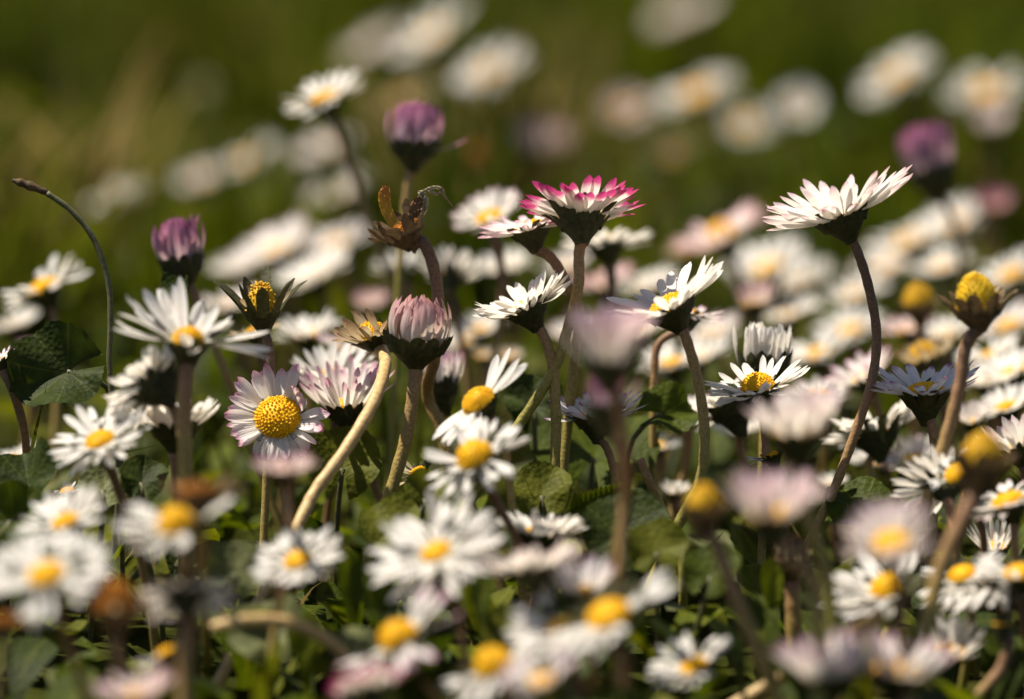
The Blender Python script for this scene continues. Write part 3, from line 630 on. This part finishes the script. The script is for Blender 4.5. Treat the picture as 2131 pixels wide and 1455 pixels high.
F(1330, 690, 1.13, 150, 14, 12, 24, 0, "white blurred daisy hidden behind the blurred pink head", n=38)
F(1640, 660, 1.17, 150, 14, 12, 24, 0, "soft white daisy blur right of the pink blurred bud", n=38)
F(1485, 700, 1.15, 140, 14, 12, 24, 1, "blush daisy blur left of the upright half-closed white bud", n=38)
F(1890, 690, 1.13, 130, 10, 12, 30, 7, "pinkish daisy blur under the blurred yellow cone", n=36)
F(2060, 745, 1.10, 150, 12, 12, 24, 0, "white daisy blur just below the tall yellow cone", n=38)
F(1965, 700, 1.14, 140, 10, 12, 26, 0, "white daisy blur left of the tall cone's stem", n=38)
F(1000, 690, 1.13, 130, 10, 12, 26, 0, "grey-white daisy blur above the tiny white buds", n=36)
F(1190, 700, 1.14, 110, 10, 12, 30, 1, "small blush blur left of the blurred pink head", n=34)
F(1700, 830, 1.09, 150, 12, 12, 24, 1, "blush daisy blur right of the bright-disc daisy", n=36)
F(1960, 560, 1.21, 150, 16, 12, 24, 0, "cream daisy blur crossed by the dark pink bud's stem", n=36)
F(1780, 620, 1.22, 150, 14, 12, 24, 0, "pale daisy blur behind the middle of the S-curved stem", n=36)

F(480, 640, 1.15, 150, 14, 12, 26, 1, "blush daisy blur between the purple bud's stem and the dead head", n=38)
F(640, 700, 1.09, 150, 10, 14, 30, 0, "soft white daisy between the dead head and the withered tan one", n=38)
F(720, 730, 1.07, 130, -6, 10, 34, 2, "soft rose-tipped daisy left of the withered tan one", n=38)
F(1050, 560, 1.17, 140, 10, 12, 26, 0, "white daisy blur above the ragged left-tilted daisy", n=38)
F(1180, 560, 1.2, 120, 10, 12, 26, 1, "dim daisy blur behind the magenta-tipped daisy's stem", n=36)
F(30, 680, 1.14, 130, 10, 12, 26, 0, "white daisy blur at the left edge above the folded leaf", n=36)
F(1540, 900, 1.10, 130, 8, 12, 26, 0, "white daisy blur low behind the dark underside daisy", n=36)
F(1900, 960, 1.07, 150, 12, 14, 26, 1, "soft blush daisy beneath the purple-tipped daisy", n=36)
F(2050, 800, 1.08, 140, 12, 14, 26, 0, "soft white daisy right of the purple-tipped daisy", n=36)

# ------------------------------------------------------------------ bare stalks
def stalk(pts, r0, label, mat, tip=None, name='flower_stalk'):
    ps = [P(*p) for p in pts]
    ps.append(Vector((ps[-1].x, ps[-1].y + 0.003, -0.004)))
    path = catmull(ps, 8); base = path[-1].copy()
    root = bpy.data.objects.new(name, None); COL.objects.link(root); root.location = base
    tag(root, label, 'stalk')
    m = MB(); m.tube(list(reversed(path)), [r0 * 0.001 * (1 + 0.06 * math.sin(i * 1.3)) for i in range(len(path))], 9)
    m.build('stem', mat, root, base)
    if tip:
        tp = [P(*p) for p in tip]; tpp = catmull(tp, 8)
        rr = [r0 * 0.001 * (0.15 + 1.35 * math.sin(math.pi * min(1, 0.08 + 0.86 * i / (len(tpp) - 1))) ** 0.8 * (1 + 0.16 * math.sin(i * 5))) for i in range(len(tpp))]
        mt = MB(); mt.tube(tpp, rr, 9); mt.build('tip', M_CALYX_DRY, root, base)
    return root
stalk([(98, 402, 1.0), (150, 440, 1.0), (196, 500, 1.0), (226, 590, 1.0), (230, 680, 1.0), (228, 760, 1.0), (240, 900, 1.0), (250, 1010, 1.0)], .62, "bare dark stalk arching left to a brown pointed tip, far left", M_STEM_GREEN,
      tip=[(26, 375, 1.0), (60, 386, 1.0), (108, 405, 1.0)])
stalk([(440, 1308, .91), (505, 1292, .91), (580, 1292, .912), (650, 1315, .915), (710, 1360, .918), (745, 1415, .92)], 1.2, "bent-over tan stalk arching along the ground at the lower left, its end broken off", M_STEM_PALE)
stalk([(1332, 955, 1.0), (1350, 1000, 1.0), (1385, 1075, 1.0), (1420, 1170, .98)], .9, "thin green stalk right of the blurred pink head's stem", M_STEM)

# ------------------------------------------------------------------ leaves
def crenate(px, py, d, W, ang, face, label, mi, lobes=9, fold=0.35, dep=0.10, spin=0, wav=0.12, open_=0.55, name='mallow_leaf', cat='leaf', nv=7):
    SEED[0] += 1; rng = random.Random(SEED[0] * 77)
    C = P(px, py, d); R = W * .5 * d / FPX
    a, fc = R_(ang), R_(face)
    nrm = ((-math.sin(a) * AR + math.cos(a) * AU) * math.cos(fc) - AF * math.sin(fc)).normalized()
    t1 = (AR - nrm * AR.dot(nrm)).normalized(); t2 = nrm.cross(t1)
    c, s = math.cos(R_(spin)), math.sin(R_(spin))
    x, y = t1 * c + t2 * s, -t1 * s + t2 * c
    mb = MB(); na, nr = 84, 7; rows = []; uvs = []
    span = math.pi - open_ * 0.5
    for i in range(nr + 1):
        row = []; ur = []
        for j in range(na + 1):
            th = -span + 2 * span * j / na
            edge = (0.86 + 0.14 * math.cos(th)) * (1 - dep * abs(math.sin(th * lobes * 0.5)) ** 0.6 * 0.5 - dep * .45 * abs(math.sin(th * lobes * 1.5)) ** .5)
            r = R * edge * (i / nr)
            if i == nr: r *= 1 + rng.uniform(-.015, .015)
            lx, ly = r * math.cos(th), r * math.sin(th)
            q = i / nr
            vein = abs(((th + span) / (2 * span) * nv) % 1 - 0.5) * 2
            vd = (1 - vein) * q * 1.2
            z = fold * abs(ly) + wav * R * q * q * math.sin(th * 4 + SEED[0]) + 0.03 * R * q * (vein * -1 + .5) + 0.18 * R * q * q * math.cos(th)
            row.append(C + x * lx + y * ly + nrm * z); ur.append((1 - vein if q > .05 else 0, q))
        rows.append(row); uvs.append(ur)
    mb.grid(rows, None, uvs)
    base = Vector((C.x - x.x * R * .4 + rng.uniform(-.004, .004), C.y + .006, -0.004))
    root = bpy.data.objects.new(name, None); COL.objects.link(root); root.location = base
    tag(root, label, cat, 'broad leaves among the daisies')
    mb.build('blade', LEAF[mi], root, base)
    ms = MB(); h = max(.004, C.z)
    path = bez(C + nrm * .0001, C - nrm * h * .25 - x * h * .3, base + Vector((0, 0, h * .5)), base, 10)
    ms.tube(path, [.0006] * len(path), 7); ms.build('leaf_stalk', M_STEM_GREEN, root, base)
def spat_strip(mb, base, rad, side, up, ln, wd, e0, e1, rng, mi=None, seg=8, cross=5, notch=0.06):
    def pr(t):
        w = 0.28 + 0.72 * max(0, min(1, (t - .15) / .5)) ** 1.3
        if t > .7: w *= max(.1, math.sqrt(max(0, 1 - ((t - .7) / .305) ** 2)))
        return w * (1 + notch * math.sin(t * 26))
    n0 = len(mb.v)
    strip(mb, base, rad, side, up, ln, wd, e0, e1, pr, seg, cross, rng.uniform(-.1, .5), rng.gauss(0, 12), rng, mi, .1)
    for k in range(n0, len(mb.v)):
        u = mb.uv[k]; mb.uv[k] = (abs(u[0] - .5), u[1])
def spatulate(px, py, d, L, Wd, az, e0, e1, label, mi, name='daisy_leaf', cat='leaf'):
    """px,py: base of the leaf; az: world heading (0 = right, 90 = away); lengths in photo pixels"""
    SEED[0] += 1; rng = random.Random(SEED[0] * 77)
    base = P(px, py, d); base.z = max(base.z, -0.002)
    u = Vector((math.cos(R_(az)), math.sin(R_(az)), 0)); sd = Vector((-u.y, u.x, 0))
    mb = MB(); spat_strip(mb, base, u, sd, Vector((0, 0, 1)), L * d / FPX, Wd * d / FPX, e0, e1, rng, seg=14, cross=9)
    o = mb.build(name, LEAF[mi], None, base); tag(o, label, cat, 'broad leaves among the daisies')
crenate(140, 775, 1.0, 250, 24, 62, "big folded dark green leaf with grey curled edges at the left", 1, 8, .5, .10, 200, .16)
crenate(366, 612, 1.015, 92, 30, 40, "small crinkled leaf below the purple bud", 1, 7, .6, .12, 60, .2)
crenate(60, 1010, .98, 190, 30, 40, "dark grey-green leaf at the left edge, lower half", 1, 8, .5, .08, 100, .15)
crenate(215, 1020, .985, 130, 0, 48, "round smooth leaf behind the tiny daisy at the lower left", 3, 6, .2, .04, 90)
crenate(295, 1005, .98, 130, -12, 44, "dark lobed leaf beside the brown withered head", 1, 9, .4, .14, 90)
crenate(30, 1080, .965, 170, -30, 50, "green leaf with a lit edge in the left corner above the large daisy", 0, 7, .4, .06, 40)
crenate(712, 975, 1.01, 190, -20, 55, "wrinkled olive leaf behind the cream slanting stem", 2, 8, .3, .06, 90, .1)
crenate(1378, 862, 1.02, 170, -30, 40, "lobed dark green leaf right of the blurred pink head", 0, 9, .35, .16, 20)
crenate(1235, 955, 1.03, 330, 0, 26, "wide leaf with yellow star-like veins under the purple-tipped daisy", 0, 9, .2, .10, 80, .1, nv=5)
crenate(1110, 845, 1.03, 160, 10, 50, "dull crinkled leaf behind the half-bare daisy", 1, 9, .4, .14, 90, .2)
crenate(1128, 1032, .985, 150, 5, 55, "round olive leaf with a pale dusty half, lower centre", 2, 6, .25, .03, 90)
crenate(1300, 1120, .97, 220, 10, 48, "dark green leaf in the shade behind the blurred pink head's stem", 1, 7, .3, .05, 70)
crenate(1368, 1150, .955, 150, 20, 60, "olive rounded leaf right of the blurred pink head's stem", 2, 6, .2, .05, 80)
crenate(490, 1195, .945, 150, -30, 55, "rough grey-green leaf left of the neat round daisy", 3, 7, .2, .05, 90, .1)
crenate(560, 1330, .935, 200, 10, 45, "grey-green leaf under the bent-over tan stalk", 3, 8, .35, .08, 100)
crenate(885, 1040, .975, 130, -35, 50, "olive leaf left of the long-petalled daisy", 2, 6, .35, .04, 80)
crenate(2080, 1370, .95, 130, 10, 50, "green leaf with a bright ragged edge at the lower right corner", 0, 8, .4, .1, 80)
crenate(1480, 1200, .95, 150, 20, 45, "green leaf with a bright rim left of the thick stems", 0, 6, .35, .04, 60)
crenate(1790, 1060, 1.0, 180, 0, 30, "dark leaf at the foot of the S-curved stem", 0, 7, .2, .06, 90)
crenate(820, 1100, .97, 150, 20, 50, "bright olive leaf at the foot of the stout brown stem", 2, 6, .3, .04, 110)
spatulate(1610, 1330, .95, 170, 46, 100, 85, 70, "narrow upright leaf with a lit edge between the thick stems", 4)
spatulate(735, 1330, .945, 190, 70, 110, 88, 70, "long upright leaf left of the big ragged-petalled daisy", 0)
spatulate(1000, 1330, .935, 150, 55, 80, 85, 60, "upright green leaf behind the edge-on daisies", 0)
spatulate(960, 1330, .94, 130, 50, 120, 80, 50, "short bright leaf beneath the big ragged-petalled daisy", 4)
spatulate(640, 1440, .93, 160, 80, 100, 85, 70, "broad green leaf standing below the neat round daisy", 4)
# the feathery leaf
def fern_leaf():
    base = P(1190, 1065, .985); tipp = P(1300, 1015, .985)
    mb = MB(); rng = random.Random(3)
    ax = tipp - base; Ln = ax.length; ax.normalize(); sd = AF.cross(ax).normalized(); up = ax.cross(sd)
    if up.z < 0: up = -up; sd = -sd
    for k in range(11):
        t = k / 10; p = base + ax * Ln * t
        for sg in (-1, 1):
            dr = (ax * .75 + sd * sg).normalized(); s2 = dr.cross(up).normalized()
            strip(mb, p, dr, s2, up, Ln * (.34 - .2 * t), Ln * .13, 15, -5, prof_point, 5, 3, .3, 0, rng)
    strip(mb, base - ax * Ln * .1, ax, sd, up, Ln * 1.2, Ln * .12, 3, -3, prof_point, 8, 3, .3, 0, rng)
    o = mb.build('feathery_leaf', LEAF[4], None, base); tag(o, "bright feathery toothed leaf under the wide veined leaf, lower centre", 'leaf', 'broad leaves among the daisies')
fern_leaf()

# ------------------------------------------------------------------ ground, ground cover, grass
def ground():
    me = bpy.data.meshes.new('ground'); s = 40
    me.from_pydata([(-s, -s, 0), (s, -s, 0), (s, s * 2, 0), (-s, s * 2, 0)], [], [(0, 1, 2, 3)])
    m, nt = new_mat('ground_soil'); L = nt.links
    tc = N(nt, 'ShaderNodeTexCoord')
    n1 = N(nt, 'ShaderNodeTexNoise'); n1.inputs['Scale'].default_value = 9; n1.inputs['Detail'].default_value = 6
    n2 = N(nt, 'ShaderNodeTexNoise'); n2.inputs['Scale'].default_value = 160; n2.inputs['Detail'].default_value = 4
    L.new(tc.outputs['Object'], n1.inputs['Vector']); L.new(tc.outputs['Object'], n2.inputs['Vector'])
    r = ramp(nt, [(.35, (.018, .022, .005)), (.5, (.035, .04, .008)), (.65, (.055, .05, .014))]); L.new(n1.outputs[0], r.inputs[0])
    r2 = ramp(nt, [(.3, (.4, .4, .4)), (.7, (1, 1, 1))]); L.new(n2.outputs[0], r2.inputs[0])
    mx = N(nt, 'ShaderNodeMix', data_type='RGBA', blend_type='MULTIPLY'); mx.inputs[0].default_value = 1
    L.new(r.outputs[0], mx.inputs[6]); L.new(r2.outputs[0], mx.inputs[7])
    leafy(nt, mx.outputs[2], 0, .95, 0)
    me.materials.append(m)
    o = bpy.data.objects.new('ground', me); COL.objects.link(o); tag(o, kind='structure')
ground()

def patch(x, y, s=3.6):
    return (math.sin(x * 17.3 * s + 1.2) * math.sin(y * 9.1 * s + x * 5 + .7) + math.sin(x * 7.9 * s - y * 6.3 * s + 2.1)) * .5
def ground_cover():
    rng = random.Random(21); mb = MB()
    for k in range(7000):
        y = 0.60 + (rng.random() ** 1.2) * 1.1; x = rng.uniform(-.42, .42) * (0.5 + y * .5)
        az = rng.uniform(0, 360); u = Vector((math.cos(R_(az)), math.sin(R_(az)), 0)); sd = Vector((-u.y, u.x, 0))
        ln = rng.uniform(.009, .024); wd = ln * rng.uniform(.38, .62)
        z = rng.uniform(0, .006) + max(0, patch(x, y)) * .004
        e0 = rng.uniform(25, 88); e1 = e0 - rng.uniform(20, 80)
        mi = rng.choices([0, 1, 2, 3, 4], [4, 4, 2.5, 1.2, 1.4])[0]
        spat_strip(mb, Vector((x, y, z)), u, sd, Vector((0, 0, 1)), ln, wd, e0, e1, rng, mi, 6, 3, .05)
    o = mb.build('ground_cover', LEAF); tag(o, "low mass of small dark green leaves under the daisies", 'ground cover', kind='stuff')
ground_cover()
def grass():
    rng = random.Random(5); mb = MB()
    def blade(x, y, h, w, mi):
        az = rng.uniform(0, 2 * math.pi); u = Vector((math.cos(az), math.sin(az), 0)); sd = Vector((-u.y, u.x, 0))
        e0 = rng.uniform(62, 90); e1 = e0 - rng.uniform(5, 85)
        strip(mb, Vector((x, y, -.001)), u, sd, Vector((0, 0, 1)), h, w, e0, e1, lambda t: max(.05, 1 - t ** 2.2), 4, 2, 0, rng.gauss(0, 30), rng, mi)
    for k in range(26000):
        y = 0.7 + 3.0 * rng.random() ** .85; x = rng.uniform(-.32, .32) * (0.45 + y * .8)
        dens = min(1, max(0.22, (y - .95) / .35))
        if rng.random() > dens: continue
        pt = patch(x, y); sx = x / (0.105 * y)
        wts = [3.4 + pt * 2.4, 2.4, .22 + max(0, -pt) * 2.6 + max(0, -sx) * .35, .8 + max(0, pt) * 4.5]
        mi = rng.choices([0, 1, 2, 3], [max(.05, q) for q in wts])[0]
        blade(x, y, rng.uniform(.015, .042) * (1 + .8 * pt), rng.uniform(.0014, .0032) * min(1, .45 + max(0, y - .8)), mi)
    for k in range(230):        # tufts
        y = 1.25 + 2.2 * rng.random(); x = rng.uniform(-.3, .3) * (0.45 + y * .8)
        kind = rng.choices([0, 1, 2, 3], [2.4, 2, .7, 3.2])[0]; hh = rng.uniform(.045, .095)
        for q in range(rng.randint(25, 70)):
            blade(x + rng.gauss(0, .012), y + rng.gauss(0, .012), hh * rng.uniform(.5, 1.1), rng.uniform(.002, .0038), kind if rng.random() < .8 else 1)
    for k in range(7000):
        y = 3.6 + 9 * rng.random(); x = rng.uniform(-.4, .4) * y
        blade(x, y, rng.uniform(.03, .07), rng.uniform(.004, .009), rng.choices([0, 1, 2, 3], [3, 2.5, .8, 1])[0])
    o = mb.build('grass', GRASS); tag(o, "short olive and dry grass of the lawn behind the daisies", 'grass', kind='stuff')
grass()
